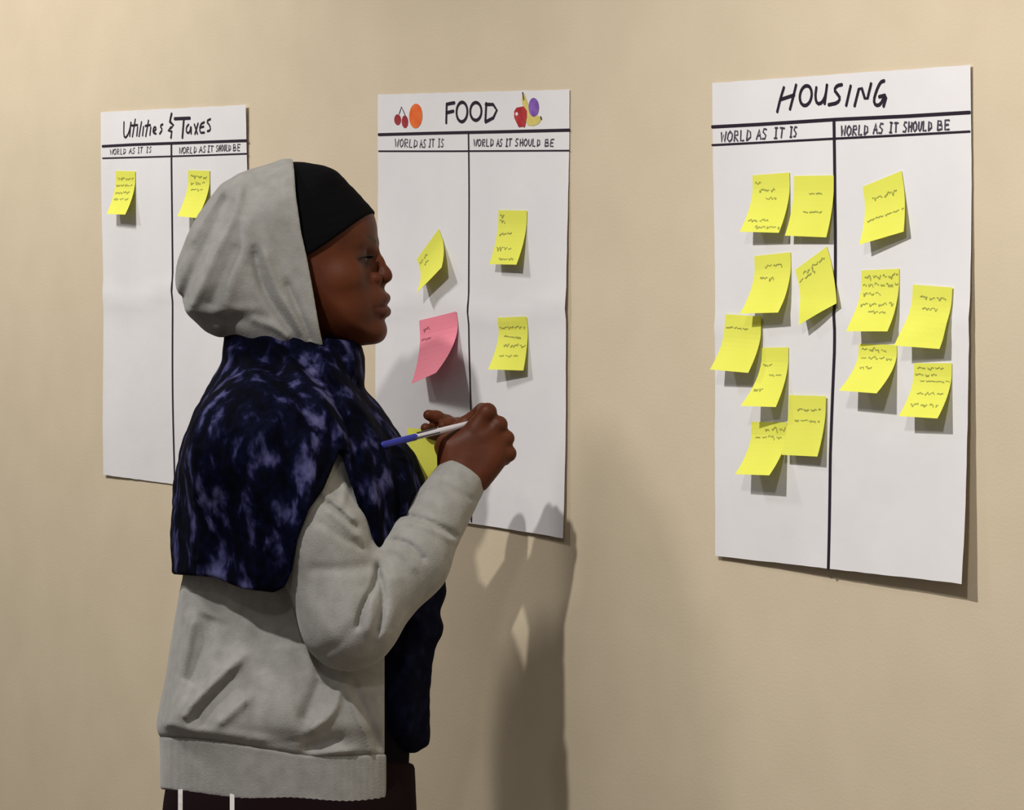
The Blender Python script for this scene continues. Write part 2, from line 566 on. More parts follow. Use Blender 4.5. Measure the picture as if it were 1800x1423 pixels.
post_h.ink('ruled_line', [[(1257, 223), (1340, 218.5), (1470, 210), (1600, 204), (1709, 197.5)]], 0.0042)
post_h.ink('ruled_line', [[(1257, 255), (1360, 249.5), (1470, 243.5), (1600, 237), (1709, 231)]], 0.0027)
post_h.ink('divider_line', [[(1469.5, 210), (1470, 350), (1473, 540), (1474, 620), (1471, 800), (1472, 998)]], 0.0055)
post_h.ink('column_heading', text_strokes([('WORLD', 1272, 1328, 250, 246), ('AS', 1334, 1354, 245, 244), ('IT', 1364, 1384, 243, 242), ('IS', 1391, 1406, 241, 240)], 18), 0.0025, M_ink_thin)
post_h.ink('column_heading', text_strokes([('WORLD', 1481, 1532, 239, 236), ('AS', 1538, 1558, 235, 234), ('IT', 1566, 1584, 233, 232), ('SHOULD', 1591, 1644, 232, 229), ('BE', 1651, 1676, 229, 227)], 17), 0.0026, M_ink_thin)

# ------------------------------------------------------------------ sticky notes
NRM_PX = None


def make_note(poster, tl, tr, br, bl, label, mat=M_yellow, ink=M_pencil, rows=(), seed=0, layer=0.0, grip=.2, curl=1.7, group='yellow sticky notes on the posters'):
    """corners in photo pixels: top edge stuck on the paper, bottom corners lifted off it"""
    TLw, TRw = W1(*tl), W1(*tr)
    base_h = float(poster.height(np.array([(TLw + TRw) / 2]))[0]) + 0.0012 + layer

    def at_h(px, py):
        d = ray(np.array([px]), np.array([py]))[0]
        q = CAM + d * ((-base_h - CAM[1]) / d[1])
        return q[[0, 2]]
    TLw, TRw = at_h(*tl), at_h(*tr)
    top_len = np.linalg.norm(TRw - TLw)

    def solve(corner_w, px_target):
        t = (TRw - TLw) / top_len
        down = np.array([t[1], -t[0]])
        if down[1] > 0: down = -down
        a, e = 0.08, 0.02
        for _ in range(12):
            def pt(a, e): return project([corner_w[0] + down[0] * a, -(base_h + e), corner_w[1] + down[1] * a])
            p0 = pt(a, e)
            J = np.stack([(pt(a + 1e-4, e) - p0) / 1e-4, (pt(a, e + 1e-4) - p0) / 1e-4], 1)
            d = np.linalg.solve(J, np.array(px_target) - p0)
            a += d[0]; e += d[1]
        return down, a, e
    down, aL, eL = solve(TLw, bl)
    _, aR, eR = solve(TRw, br)
    # projected top edge already includes base_h (tiny), so corners are used as they are

    def surf(st, extra=0.0):
        s_, t_ = st[:, 0], st[:, 1]
        a = aL + (aR - aL) * s_
        e = eL + (eR - eL) * s_
        tt = np.clip((t_ - grip) / (1 - grip), 0, None)
        c = tt ** curl * e
        p = TLw[None] + (TRw - TLw)[None] * s_[:, None] + down[None] * (a * t_)[:, None]
        return np.stack([p[:, 0], -(np.maximum(poster.height(p) + 0.0012 + layer, base_h - .004) + c + extra), p[:, 1]], 1)
    nu, nv = 7, 13
    uu, vv = np.meshgrid(np.linspace(0, 1, nu), np.linspace(0, 1, nv))
    v = surf(np.stack([uu.ravel(), vv.ravel()], 1))
    f = []
    for j in range(nv - 1):
        for i in range(nu - 1):
            a = j * nu + i
            f.append((a, a + nu, a + nu + 1, a + 1))
    # thickness of one sheet
    n = len(v)
    v2 = v + np.array([0, 0.0003, 0])
    bound = [i for i in range(nu)] + [j * nu + nu - 1 for j in range(1, nv)] + [(nv - 1) * nu + i for i in range(nu - 2, -1, -1)] + [j * nu for j in range(nv - 2, 0, -1)]
    f2 = [tuple(n + q for q in reversed(ff)) for ff in f]
    fe = [(bound[i], bound[(i + 1) % len(bound)], n + bound[(i + 1) % len(bound)], n + bound[i]) for i in range(len(bound))]
    base = v[nu // 2].copy()
    o = link_mesh('sticky_note', np.vstack([v, v2]), f + f2 + fe, mat, loc=base, smooth=False)
    tag(o, label, 'sticky note', group)
    o['_base'] = base.tolist()
    if rows:
        rg = random.Random(seed)
        r = Ribbons()
        for (t0, s0, s1, size) in rows:
            s = s0
            while s < s1:
                wl = min(rg.uniform(.10, .26), s1 - s + .02)
                pts = []
                m = max(4, int(wl / .022))
                for i in range(m + 1):
                    ph = rg.uniform(-1, 1) * size * .9
                    pts.append((s + wl * i / m + rg.uniform(-.008, .008), t0 + (ph if i % 2 else -abs(ph) * .5)))
                r.stroke(smooth_poly(pts, 1), rg.uniform(.013, .022), lambda q: surf(q, 0.0005), step=.05)
                s += wl + rg.uniform(.03, .07)
        link_mesh('handwriting', r.v, r.f, ink, o)['kind'] = 'stuff'
    return o


N = make_note
# Utilities & Taxes
N(post_l, (203, 300), (238, 301), (219, 377), (186, 376), 'yellow note in the left column of the Utilities & Taxes sheet', rows=[(.18, .1, .9, .05), (.34, .05, .85, .05), (.5, .1, .85, .05), (.66, .1, .8, .05)], seed=1)
N(post_l, (331, 299), (368, 300), (345, 383), (311, 380), 'yellow note half hidden behind the grey hood', rows=[(.14, .15, .85, .06), (.28, .15, .8, .06), (.42, .2, .7, .04)], seed=2)
# FOOD
N(post_f, (733, 455), (771, 402), (777, 470), (735, 514), 'tilted yellow diamond-shaped note above the pink note', rows=[(.18, .05, .35, .06), (.34, .2, .4, .05)], seed=3)
N(post_f, (876, 369), (926, 370), (909, 465), (861, 464), 'yellow note with dot mark in the right column of the FOOD sheet, the upper one', rows=[(.12, .08, .25, .07), (.2, .08, .22, .06), (.45, .1, .5, .05), (.72, .1, .6, .07), (.9, .3, .8, .03)], seed=4)
N(post_f, (737, 563), (803, 547), (766, 655), (724, 674), 'large pink sticky note curling off the FOOD sheet', M_pink, M_pencil_pink, rows=[(.17, .1, .25, .06), (.32, .05, .3, .02)], seed=5, group='pink sticky note')
N(post_f, (874, 558), (925, 556), (917, 651), (854, 649), 'yellow note in the right column of the FOOD sheet, the lower one', rows=[(.2, .05, .9, .04), (.38, .2, .8, .05), (.55, .25, .95, .06), (.74, .2, .75, .05)], seed=6)
# HOUSING left column
N(post_h, (1323, 308), (1387, 303), (1368, 409), (1300, 407), 'yellow note at top left of the HOUSING sheet, writing along its bottom', rows=[(.16, .08, .28, .06), (.28, .2, .6, .05), (.42, .4, .65, .04), (.82, .1, .6, .07), (.92, .35, .95, .06)], seed=7)
N(post_h, (1396, 309), (1465, 308), (1452, 417), (1380, 414), 'nearly blank yellow note at top beside the HOUSING centre line', rows=[(.3, .4, .75, .03), (.6, .3, .75, .02)], seed=8)
N(post_h, (1326, 450), (1389, 443), (1371, 549), (1302, 551), 'yellow note with dark scrawl in second row, left column of HOUSING', rows=[(.2, .3, .75, .05), (.42, .2, .55, .06)], seed=9)
N(post_h, (1398, 474), (1453, 433), (1472, 533), (1407, 571), 'tilted yellow note touching the HOUSING centre line', rows=[(.16, .2, .85, .06), (.24, .05, .5, .04)], seed=10)
N(post_h, (1338, 611), (1386, 610), (1366, 715), (1303, 713), 'yellow note partly tucked under the one overhanging the left edge of HOUSING', rows=[(.3, .1, .4, .03), (.48, .4, .85, .03), (.72, .1, .4, .05)], seed=12)
N(post_h, (1275, 552), (1340, 556), (1317, 655), (1248, 649), 'yellow note overhanging the left edge of the HOUSING sheet', rows=[(.24, .05, .65, .03)], seed=11, layer=0.002)
N(post_h, (1320, 741), (1384, 742), (1354, 835), (1292, 833), 'bottommost yellow note in the left column of HOUSING', rows=[(.14, .4, .95, .07), (.3, .15, .85, .06)], seed=14)
N(post_h, (1386, 694), (1452, 696), (1439, 802), (1375, 799), 'yellow note with wrinkled top, beside and above the bottommost HOUSING note', rows=[(.24, .25, .85, .04), (.42, .2, .85, .03)], seed=13, layer=0.002)
# HOUSING right column
N(post_h, (1516, 328), (1585, 300), (1589, 407), (1510, 430), 'tilted yellow note alone at top of the right HOUSING column', rows=[(.3, .2, .85, .09), (.62, .1, .95, .03)], seed=15)
N(post_h, (1514, 475), (1581, 472), (1565, 582), (1491, 582), 'yellow note densely written in dark pencil, right HOUSING column', rows=[(.12, .1, .95, .06), (.25, .05, .95, .06), (.4, .1, .6, .05), (.57, .1, .9, .05), (.7, .35, .8, .05)], seed=16)
N(post_h, (1509, 604), (1577, 606), (1543, 691), (1476, 686), 'yellow note right below the densely written note', rows=[(.12, .1, .75, .07), (.3, .1, .9, .06), (.5, .15, .5, .05)], seed=18)
N(post_h, (1604, 500), (1675, 505), (1655, 613), (1574, 607), 'large mostly blank yellow note near the right edge of HOUSING', rows=[(.2, .2, .9, .05), (.38, .3, .65, .05)], seed=17, layer=0.001)
N(post_h, (1606, 638), (1674, 638), (1651, 735), (1581, 731), 'lowest yellow note in the right column of HOUSING', rows=[(.1, .1, .8, .05), (.22, .05, .65, .05), (.34, .2, .95, .03), (.58, .2, .85, .06), (.78, .15, .85, .05)], seed=19)


# ================================================================== the woman
# 2D fields in figure space
class Field:
    def __init__(s, x0, y0, x1, y1, step, arr=None):
        s.x0, s.y0, s.step = x0, y0, step
        s.nx = int((x1 - x0) / step) + 1; s.ny = int((y1 - y0) / step) + 1
        gx, gy = np.meshgrid(x0 + np.arange(s.nx) * step, y0 + np.arange(s.ny) * step)
        s.gx, s.gy = gx, gy
        s.a = np.zeros_like(gx) if arr is None else arr

    def blur(s, sig):
        if sig <= 0: return s
        r = int(3 * sig / s.step) + 1
        kx = np.exp(-.5 * (np.arange(-r, r + 1) * s.step / sig) ** 2); kx /= kx.sum()
        a = np.pad(s.a, r, mode='edge')
        a = sum(kx[i] * a[:, i:i + s.nx] for i in range(2 * r + 1))
        a = sum(kx[i] * a[i:i + s.ny, :] for i in range(2 * r + 1))
        s.a = a
        return s

    def __call__(s, x, y):
        fx = np.clip((x - s.x0) / s.step, 0, s.nx - 1.001); fy = np.clip((y - s.y0) / s.step, 0, s.ny - 1.001)
        i = fx.astype(int); j = fy.astype(int)
        u = fx - i; v = fy - j
        A = s.a
        return (A[j, i] * (1 - u) + A[j, i + 1] * u) * (1 - v) + (A[j + 1, i] * (1 - u) + A[j + 1, i + 1] * u) * v


def seg_dist(x, y, a, b):
    bx, by = b[0] - a[0], b[1] - a[1]
    t = np.clip(((x - a[0]) * bx + (y - a[1]) * by) / (bx * bx + by * by + 1e-9), 0, 1)
    return np.hypot(x - a[0] - t * bx, y - a[1] - t * by)


def poly_sd(x, y, poly):
    """signed distance, positive inside"""
    d = np.full(x.shape, 1e9); inside = np.zeros(x.shape, bool)
    n = len(poly)
    for i in range(n):
        a, b = poly[i], poly[(i + 1) % n]
        d = np.minimum(d, seg_dist(x, y, a, b))
        c = ((a[1] > y) != (b[1] > y))
        with np.errstate(divide='ignore', invalid='ignore'):
            xi = (b[0] - a[0]) * (y - a[1]) / (b[1] - a[1] + 1e-12) + a[0]
        inside ^= c & (x < xi)
    return np.where(inside, d, -d)


def poly_field(poly, blur=0, step=3, pad=60, smooth=2):
    poly = list(poly)
    if smooth:
        p = np.array(poly + [poly[0]], float)
        for _ in range(smooth):
            q = []
            for a, b in zip(p[:-1], p[1:]):
                q += [a * .8 + b * .2, a * .2 + b * .8]
            p = np.array(q + [q[0]])
        poly = [tuple(t) for t in p[:-1]]
    xs = [q[0] for q in poly]; ys = [q[1] for q in poly]
    f = Field(min(xs) - pad, min(ys) - pad, max(xs) + pad, max(ys) + pad, step)
    f.a = poly_sd(f.gx, f.gy, poly)
    return f.blur(blur)


def folds(strokes, x0, y0, x1, y1, step=2.5):
    f = Field(x0, y0, x1, y1, step)
    for pts, w, amp in strokes:
        p = smooth_poly(pts, 2)
        d = np.full(f.gx.shape, 1e9)
        tpos = np.zeros(f.gx.shape)
        n = len(p) - 1
        for i in range(n):
            a, b = p[i], p[i + 1]
            bx, by = b - a
            t = np.clip(((f.gx - a[0]) * bx + (f.gy - a[1]) * by) / (bx * bx + by * by + 1e-9), 0, 1)
            dd = np.hypot(f.gx - a[0] - t * bx, f.gy - a[1] - t * by)
            tpos = np.where(dd < d, (i + t) / n, tpos)
            d = np.minimum(d, dd)
        prof = np.minimum(1, 4 * np.minimum(tpos + .12, 1.05 - tpos + .1))
        f.a += amp * np.exp(-(d / w) ** 2) * prof
    return f


def smin(a, b, k):
    h = np.maximum(k - np.abs(a - b), 0) / k
    return np.minimum(a, b) - h * h * k * .25


def smax(a, b, k): return -smin(-a, -b, k)


def ell(X, Y, P, c, r):
    x, y, p = (X - c[0]) / r[0], (Y - c[1]) / r[1], (P - c[2]) / r[2]
    k0 = np.sqrt(x * x + y * y + p * p) + 1e-6
    k1 = np.sqrt((x / r[0]) ** 2 + (y / r[1]) ** 2 + (p / r[2]) ** 2) + 1e-9
    return k0 * (k0 - 1) / k1


def cap(X, Y, P, a, b, ra, rb):
    bx, by, bp = b[0] - a[0], b[1] - a[1], b[2] - a[2]
    t = np.clip(((X - a[0]) * bx + (Y - a[1]) * by + (P - a[2]) * bp) / (bx * bx + by * by + bp * bp + 1e-9), 0, 1)
    return np.sqrt((X - a[0] - t * bx) ** 2 + (Y - a[1] - t * by) ** 2 + (P - a[2] - t * bp) ** 2) - (ra + (rb - ra) * t)


def chain(X, Y, P, pts, k=10):
    """pts: (x, depth, y, radius)"""
    f = None
    for a, b in zip(pts[:-1], pts[1:]):
        g = cap(X, Y, P, a[:3], b[:3], a[3], b[3])
        f = g if f is None else smin(f, g, k)
    return f


def table(rows, smooth=18):
    r = np.array(rows, float)
    yy = np.arange(r[0, 0] - 30, r[-1, 0] + 30, 2.0)
    cols = [np.interp(yy, r[:, 0], r[:, i]) for i in range(1, r.shape[1])]
    kk = np.exp(-.5 * (np.arange(-60, 61, 2) / smooth) ** 2); kk /= kk.sum()
    cols = [np.convolve(np.pad(c, 30, mode='edge'), kk, mode='valid') for c in cols]
    return yy, cols


def loft(X, Y, P, tab, n=2.4, grow=0.0):
    yy, (cb, cf, cw) = tab
    b = np.interp(P, yy, cb) - grow; f = np.interp(P, yy, cf) + grow; w = np.interp(P, yy, cw) + grow
    c = (b + f) / 2; a = np.maximum((f - b) / 2, 4)
    q = (np.abs((X - c) / a) ** n + np.abs(Y / w) ** n) ** (1 / n)
    return (q - 1) * np.minimum(a, w)


def inflate(X, Y, P, field, Wm, D, n=2.0):
    d = field(X, P)
    u = np.maximum(1 - d / D, 0)
    return ((np.abs(Y / Wm) ** n + u ** n) ** (1 / n) - 1) * np.minimum(Wm, D)


def surface_net(fn, lo, hi, h, B=8, margin=1.7):
    """sparse surface nets; fn(X, Y, P) negative inside; returns verts (figure space), quads"""
    lo = np.array(lo, float); hi = np.array(hi, float)
    nb = np.ceil((hi - lo) / (h * B)).astype(int)
    gi = np.stack(np.meshgrid(*[np.arange(k_) for k_ in nb], indexing='ij'), -1).reshape(-1, 3)
    c = lo + (gi + .5) * h * B
    v = fn(c[:, 0], c[:, 1], c[:, 2])
    keep = gi[np.abs(v) < h * B * .87 * margin]
    NC = nb * B + 2
    o9 = np.stack(np.meshgrid(*[np.arange(B + 1)] * 3, indexing='ij'), -1).reshape(-1, 3)
    keys, pos, flags = [], [], []
    corners = np.array([(i, j, k_) for i in (0, 1) for j in (0, 1) for k_ in (0, 1)])
    edges = [(a, b) for a in range(8) for b in range(a + 1, 8) if np.abs(corners[a] - corners[b]).sum() == 1]
    CH = 400
    for s in range(0, len(keep), CH):
        kb = keep[s:s + CH]
        g = kb[:, None, :] * B + o9[None]
        pts = lo + g.reshape(-1, 3) * h
        val = fn(pts[:, 0], pts[:, 1], pts[:, 2]).reshape(-1, B + 1, B + 1, B + 1)
        cv = np.stack([val[:, i:B + i, j:B + j, k_:B + k_] for i, j, k_ in corners], -1)
        neg = cv < 0
        act = neg.any(-1) & ~neg.all(-1)
        bi, ci, cj, ck = np.nonzero(act)
        if len(bi) == 0: continue
        vals = cv[bi, ci, cj, ck]
        cell = kb[bi] * B + np.stack([ci, cj, ck], 1)
        acc = np.zeros((len(bi), 3)); cnt = np.zeros(len(bi))
        for a, b in edges:
            va, vb = vals[:, a], vals[:, b]
            m = (va < 0) != (vb < 0)
            t = np.where(m, va / np.where(m, va - vb, 1), 0)
            p = corners[a] + t[:, None] * (corners[b] - corners[a])
            acc += np.where(m[:, None], p, 0); cnt += m
        pos.append(lo + (cell + acc / cnt[:, None]) * h)
        keys.append((cell[:, 0] * NC[1] + cell[:, 1]) * NC[2] + cell[:, 2])
        sg = vals < 0
        flags.append(np.stack([sg[:, 0], sg[:, 4], sg[:, 2], sg[:, 1]], 1))
    keys = np.concatenate(keys); pos = np.concatenate(pos); flags = np.concatenate(flags)
    order = np.argsort(keys)
    keys, pos, flags = keys[order], pos[order], flags[order]
    stride = [NC[1] * NC[2], NC[2], 1]
    quads = []
    for ax in range(3):
        m = flags[:, 0] != flags[:, 1 + ax]
        o1, o2 = stride[(ax + 1) % 3], stride[(ax + 2) % 3]
        k0 = keys[m]
        q = np.stack([k0, k0 - o1, k0 - o1 - o2, k0 - o2], 1)
        idx = np.searchsorted(keys, q)
        idx = np.clip(idx, 0, len(keys) - 1)
        ok = (keys[idx] == q).all(1)
        inside = flags[m][:, 0]
        idx = np.where(inside[:, None], idx, idx[:, ::-1])
        quads.append(idx[ok])
    return pos, np.concatenate(quads)


def sdf_object(name, fn, lo, hi, h, mat, parent, label=None):
    v, q = surface_net(fn, lo, hi, h)
    q = q[:, ::-1] if FLIP else q
    o = link_mesh(name, PW(v[:, 0], v[:, 1], v[:, 2]), q, mat, parent, label=label, smooth=True)
    return o, v


FLIP = False


def front_depth(fn, px, py, y0=-420, y1=300, n=361):
    ys = np.linspace(y0, y1, n)
    v = fn(np.full(n, float(px)), ys, np.full(n, float(py)))
    i = np.nonzero(v < 0)[0]
    return ys[i[0]] if len(i) else 0.0


person = empty('person', PW(490, 0, 2490)[0] * np.array([1, 1, 0]), 'woman in grey hooded sweatshirt, black cap and navy plush shawl, writing on a note', 'person')

# ------------------------------------------------ head
HEADP = [(656, 372), (661, 388), (664, 403), (664, 420), (661, 440), (660, 455), (662, 480), (668, 500), (673, 518), (674, 540), (673, 560),
         (676, 574), (677, 584), (672, 596), (656, 605), (625, 609), (590, 604), (556, 596), (525, 575), (490, 570), (440, 545), (405, 490), (395, 425), (405, 360),
         (440, 312), (500, 290), (560, 297), (600, 315), (636, 350)]
f_head = poly_field(HEADP, 3, 2, 60, 1)
HC = 530.0      # turning axis of the head
TURN = math.radians(10)
ct, st_ = math.cos(TURN), math.sin(TURN)


def turn(X, Y):
    """head space from figure space: the face is turned a little towards the room"""
    dx = X - HC
    return HC + dx * ct - Y * st_, dx * st_ + Y * ct


def unturn(x, y):
    dx = x - HC
    return HC + dx * ct + y * st_, -dx * st_ + y * ct


KX = 1.0 / ct


def head_sdf(X, Y, P):
    x, y = turn(X, Y)
    x = HC + (x - HC) * 1.0
    wm = np.interp(P, [280, 400, 450, 500, 540, 580, 610], [104, 104, 101, 97, 90, 80, 74])
    f = inflate(x, y, P, f_head, wm, 118, 2.15)
    ay = np.abs(y)
    # cheek bone and cheek fullness
    f = smin(f, ell(x, ay, P, (620, 66, 486), (24, 18, 20)), 32)
    f = smin(f, ell(x, ay, P, (627, 48, 540), (23, 21, 26)), 26)
    # brow ridge
    f = smin(f, cap(x, ay, P, (654, 14, 430), (640, 52, 424), 9, 6), 14)
    # eye sockets
    f = smax(f, -ell(x, ay, P, (664, 38, 453), (17, 19, 13)), 14)
    # lids over the eyeball
    lid = np.sqrt((x - 634) ** 2 + (ay - 40) ** 2 + (P - 453) ** 2) - 20
    slit = cap(x, ay, P, (660, 22, 454), (640, 62, 459), 3.0, 2.2)
    lid = smax(lid, -slit, 2)
    f = smin(f, lid, 5)
    # nose
    f = smin(f, chain(x, y, P, [(659, 0, 440, 8), (668, 0, 460, 8.5), (679, 0, 480, 9.5), (681.5, 0, 486, 10.5)], 8), 12)
    f = smin(f, ell(x, ay, P, (664, 18, 489), (14, 11.5, 11.5)), 3)
    f = smax(f, -cap(x, ay, P, (651, 31, 480), (655, 31, 497), 2.5, 2.0), 5)
    f = smax(f, -ell(x, ay, P, (675, 9, 500), (6, 4, 4)), 4)
    f = smin(f, cap(x, y, P, (677, 0, 495), (671, 0, 503), 5, 4), 5)
    # muzzle and lips
    f = smin(f, ell(x, y, P, (660, 0, 528), (20, 38, 28)), 14)
    lip_u = chain(x, ay, P, [(679.5, 0, 523.5, 9.5), (676, 12, 524.5, 9.5), (669, 25, 530.5, 6.8), (661, 38, 538.5, 3.6)], 4)
    lip_l = chain(x, ay, P, [(680, 0, 547.5, 10), (676, 12, 547.5, 9.8), (669, 24, 545, 6.8), (661, 37, 541, 3.6)], 4)
    lips = smin(lip_u, lip_l, 1.0)
    f = smin(f, lips, 4.5)
    f = smax(f, -cap(x, ay, P, (692, 0, 535.2), (664, 39, 540), 1.9, 1.6), 2)
    # chin
    f = smin(f, ell(x, y, P, (664, 0, 580), (14, 24, 17)), 16)
    return f


# ------------------------------------------------ hands
HANDP = [(766, 768), (768, 800), (769, 840), (800, 880), (850, 866), (876, 834), (890, 815), (896, 795), (893, 772), (884, 752), (870, 740), (858, 730), (848, 722), (838, 728), (822, 742), (800, 754)]
f_hand = poly_field(HANDP, 2, 2, 50, 1)


def right_hand(X, Y, P):
    yc = -72 + (P - 760) * -0.12
    f = inflate(X, Y - yc, P, f_hand, 30, 30, 2.2)
    tips = [
        [(836, -84, 752, 17), (857, -86, 724, 15), (848, -42, 722, 13), (815, -30, 744, 11), (800, -42, 754, 9.5)],
        [(850, -86, 768, 17), (877, -84, 746, 14), (874, -34, 750, 13), (838, -14, 766, 11.5), (815, -26, 772, 10)],
        [(852, -84, 790, 17), (890, -80, 770, 13), (884, -32, 776, 12.5), (848, -12, 792, 11), (826, -24, 796, 9.5)],
        [(850, -82, 812, 17), (893, -76, 797, 13.5), (886, -34, 805, 11.5), (856, -20, 814, 10), (838, -30, 815, 8.5)],
    ]
    for t in tips:
        f = smin(f, chain(X, Y, P, t, 7), 7)
    f = smin(f, chain(X, Y, P, [(792, -56, 822, 19), (780, -38, 785, 15), (790, -30, 762, 12.5), (814, -36, 752, 10.5)], 8), 9)
    # groove below the index finger and between the knuckles
    f = smax(f, -cap(X, Y, P, (862, -100, 744), (846, -112, 762), 3.0, 1.0), 5)
    f = smax(f, -cap(X, Y, P, (887, -98, 759), (872, -112, 768), 2.2, 0.5), 5)
    f = smax(f, -cap(X, Y, P, (899, -94, 782), (884, -108, 786), 2.2, 0.5), 5)
    return f


def left_hand(X, Y, P):
    f = ell(X, Y, P, (806, 62, 786), (34, 20, 40))
    for t in [
        [(800, 52, 762, 14), (786, 30, 742, 12.5), (768, 12, 733, 11), (753, 6, 729, 9.5)],
        [(812, 56, 764, 14), (806, 26, 746, 12), (792, 4, 745, 10.5), (778, -4, 748, 9)],
        [(806, 60, 800, 14), (780, 52, 806, 12), (752, 40, 806, 10.5), (738, 34, 804, 9)],
        [(806, 62, 816, 13), (782, 56, 824, 11), (758, 46, 825, 9.5), (744, 40, 823, 8.5)],
    ]:
        f = smin(f, chain(X, Y, P, t, 6), 6)
    f = smin(f, chain(X, Y, P, [(798, 46, 796, 15), (778, 34, 775, 12.5), (757, 14, 758, 11), (748, -4, 752, 9)], 7), 8)
    return f


R_ARM = [(468, -188, 800, 120), (560, -232, 945, 84), (614, -250, 1092, 80), (720, -180, 985, 65), (812, -78, 838, 46)]
L_ARM = [(455, 195, 790, 100), (545, 232, 950, 78), (600, 248, 1080, 76), (712, 170, 960, 60), (806, 78, 850, 42)]


def arm_skin(X, Y, P, arm, wrist):
    pts = [(a[0], a[1], a[2], r) for a, r in zip(arm, (58, 50, 44, 40, 33))]
    return smin(chain(X, Y, P, pts, 14), cap(X, Y, P, arm[-1][:3], wrist, 33, 30), 10)


T_IN = table([(600, 440, 560, 60), (640, 420, 590, 120), (700, 400, 610, 190), (800, 375, 640, 210), (950, 365, 650, 200), (1100, 350, 640, 195), (1300, 330, 640, 220), (1440, 330, 640, 225)])


def body_sdf(X, Y, P):
    f = head_sdf(X, Y, P)
    f = smin(f, cap(X, Y, P, (500, 0, 560), (470, 0, 680), 64, 74), 24)
    t = loft(X, Y, P, T_IN)
    t = np.maximum(np.maximum(t, 630 - P), P - 1440)
    f = smin(f, t, 30)
    f = smin(f, arm_skin(X, Y, P, R_ARM, (820, -75, 812)), 14)
    f = smin(f, arm_skin(X, Y, P, L_ARM, (808, 68, 808)), 14)
    f = smin(f, right_hand(X, Y, P), 8)
    f = smin(f, left_hand(X, Y, P), 8)
    return f


body, bv = sdf_object('body', body_sdf, (280, -345, 270), (930, 345, 1450), 3.0, M_skin, person, 'deep brown skin of face and hands')
# colour marks: red = lips, green = hair of brows and temple, blue = darker eyelids
bx, by = turn(bv[:, 0], bv[:, 1]); bp_ = bv[:, 2]; ab = np.abs(by)
lipm = np.minimum(chain(bx, ab, bp_, [(681, 0, 524, 9), (677, 12, 525, 8), (669, 25, 530.5, 6.3), (662, 38, 538.5, 3)], 4),
                  chain(bx, ab, bp_, [(682, 0, 546, 9.5), (677, 11, 546, 8), (669, 24, 545, 6.3), (662, 37, 541, 3)], 4))
mk = np.zeros((len(bv), 4)); mk[:, 3] = 1
mk[:, 0] = np.clip(1 - (lipm - .5) / 3, 0, 1)
brow = chain(bx, ab, bp_, [(662, 16, 424, 3.5), (654, 34, 417, 4), (640, 58, 416, 3), (630, 68, 421, 1.5)], 3)
sideburn = ell(bx, ab, bp_, (546, 95, 470), (13, 40, 24))
mk[:, 1] = np.maximum(.75 * np.clip(1 - brow / 4, 0, 1), .8 * np.clip(1 - sideburn / 6, 0, 1))
lidm = ell(bx, ab, bp_, (650, 41, 455), (18, 26, 13))
mk[:, 2] = .75 * np.clip(1 - lidm / 6, 0, 1)
ca = body.data.color_attributes.new('marks', 'FLOAT_COLOR', 'POINT')
ca.data.foreach_set('color', mk.astype(np.float32).ravel())


def small_sphere(c, r, squash=(1, 1, 1), n=14):
    v, f = [], []
    for i in range(n + 1):
        a = math.pi * i / n
        for j in range(n * 2):
            b = math.pi * j / n
            v.append((c[0] + r * squash[0] * math.sin(a) * math.cos(b), c[1] + r * squash[1] * math.sin(a) * math.sin(b), c[2] + r * squash[2] * math.cos(a)))
    m = n * 2
    for i in range(n):
        for j in range(m):
            f.append((i * m + j, i * m + (j + 1) % m, (i + 1) * m + (j + 1) % m, (i + 1) * m + j))
    return np.array(v), f


for sgn in (-1, 1):
    ex, ey = unturn(634.5, sgn * 40)
    v, f = small_sphere((ex, ey, 453), 17.5)
    eye = link_mesh('eye', PW(v[:, 0], v[:, 1], v[:, 2]), f, M_eye, body, smooth=True)
    ix, iy = unturn(648.5, sgn * 41)
    v, f = small_sphere((ix, iy, 456.5), 7.2, (.8, 1, 1))
    link_mesh('iris', PW(v[:, 0], v[:, 1], v[:, 2]), f, M_iris, body, smooth=True)
    # lashes: short curved hairs along the upper lid
    r = []
    vv, ff = [], []
    for i in range(22):
        t = i / 21
        p0 = np.array([654.5 - 16 * t ** 1.6, 26 + 34 * t, 451.5 + 6.5 * (t - .35) ** 2 * 2])
        dirv = np.array([11 - 4 * t, (t - .4) * 8, 1.0])
        b0 = len(vv)
        for kx, wdt in ((0, 1.5), (.5, 1.0), (1.0, .3)):
            p = p0 + dirv * kx * 1.05 + np.array([0, 0, -5.0 * kx * kx])
            X_, Y_ = unturn(p[0], sgn * p[1])
            vv += [(X_, Y_, p[2] - wdt), (X_, Y_ + wdt, p[2] + wdt), (X_, Y_ - wdt, p[2] + wdt)]
        for s in (0, 3):
            for q in range(3):
                ff.append((b0 + s + q, b0 + s + (q + 1) % 3, b0 + s + 3 + (q + 1) % 3, b0 + s + 3 + q))
    vv = np.array(vv)
    link_mesh('eyelashes', PW(vv[:, 0], vv[:, 1], vv[:, 2]), ff, M_lash, body)

# ------------------------------------------------ black cap
CAPP = [(515, 284), (537, 285), (566, 290), (585, 296), (599, 307), (612, 322), (626, 335), (641, 352), (657, 369), (664, 384), (668, 403), (668, 430), (666, 480), (660, 560), (600, 600),
        (480, 590), (410, 520), (388, 430), (398, 355), (435, 305), (480, 288)]
f_cap = poly_field(CAPP, 2, 2, 60, 1)
CAPR = [(300, 200), (700, 200), (672, 365), (656, 376), (623, 404), (598, 423), (574, 439), (554, 451), (537, 456), (480, 520), (380, 520)]
f_capr = poly_field(CAPR, 1, 2, 60, 0)


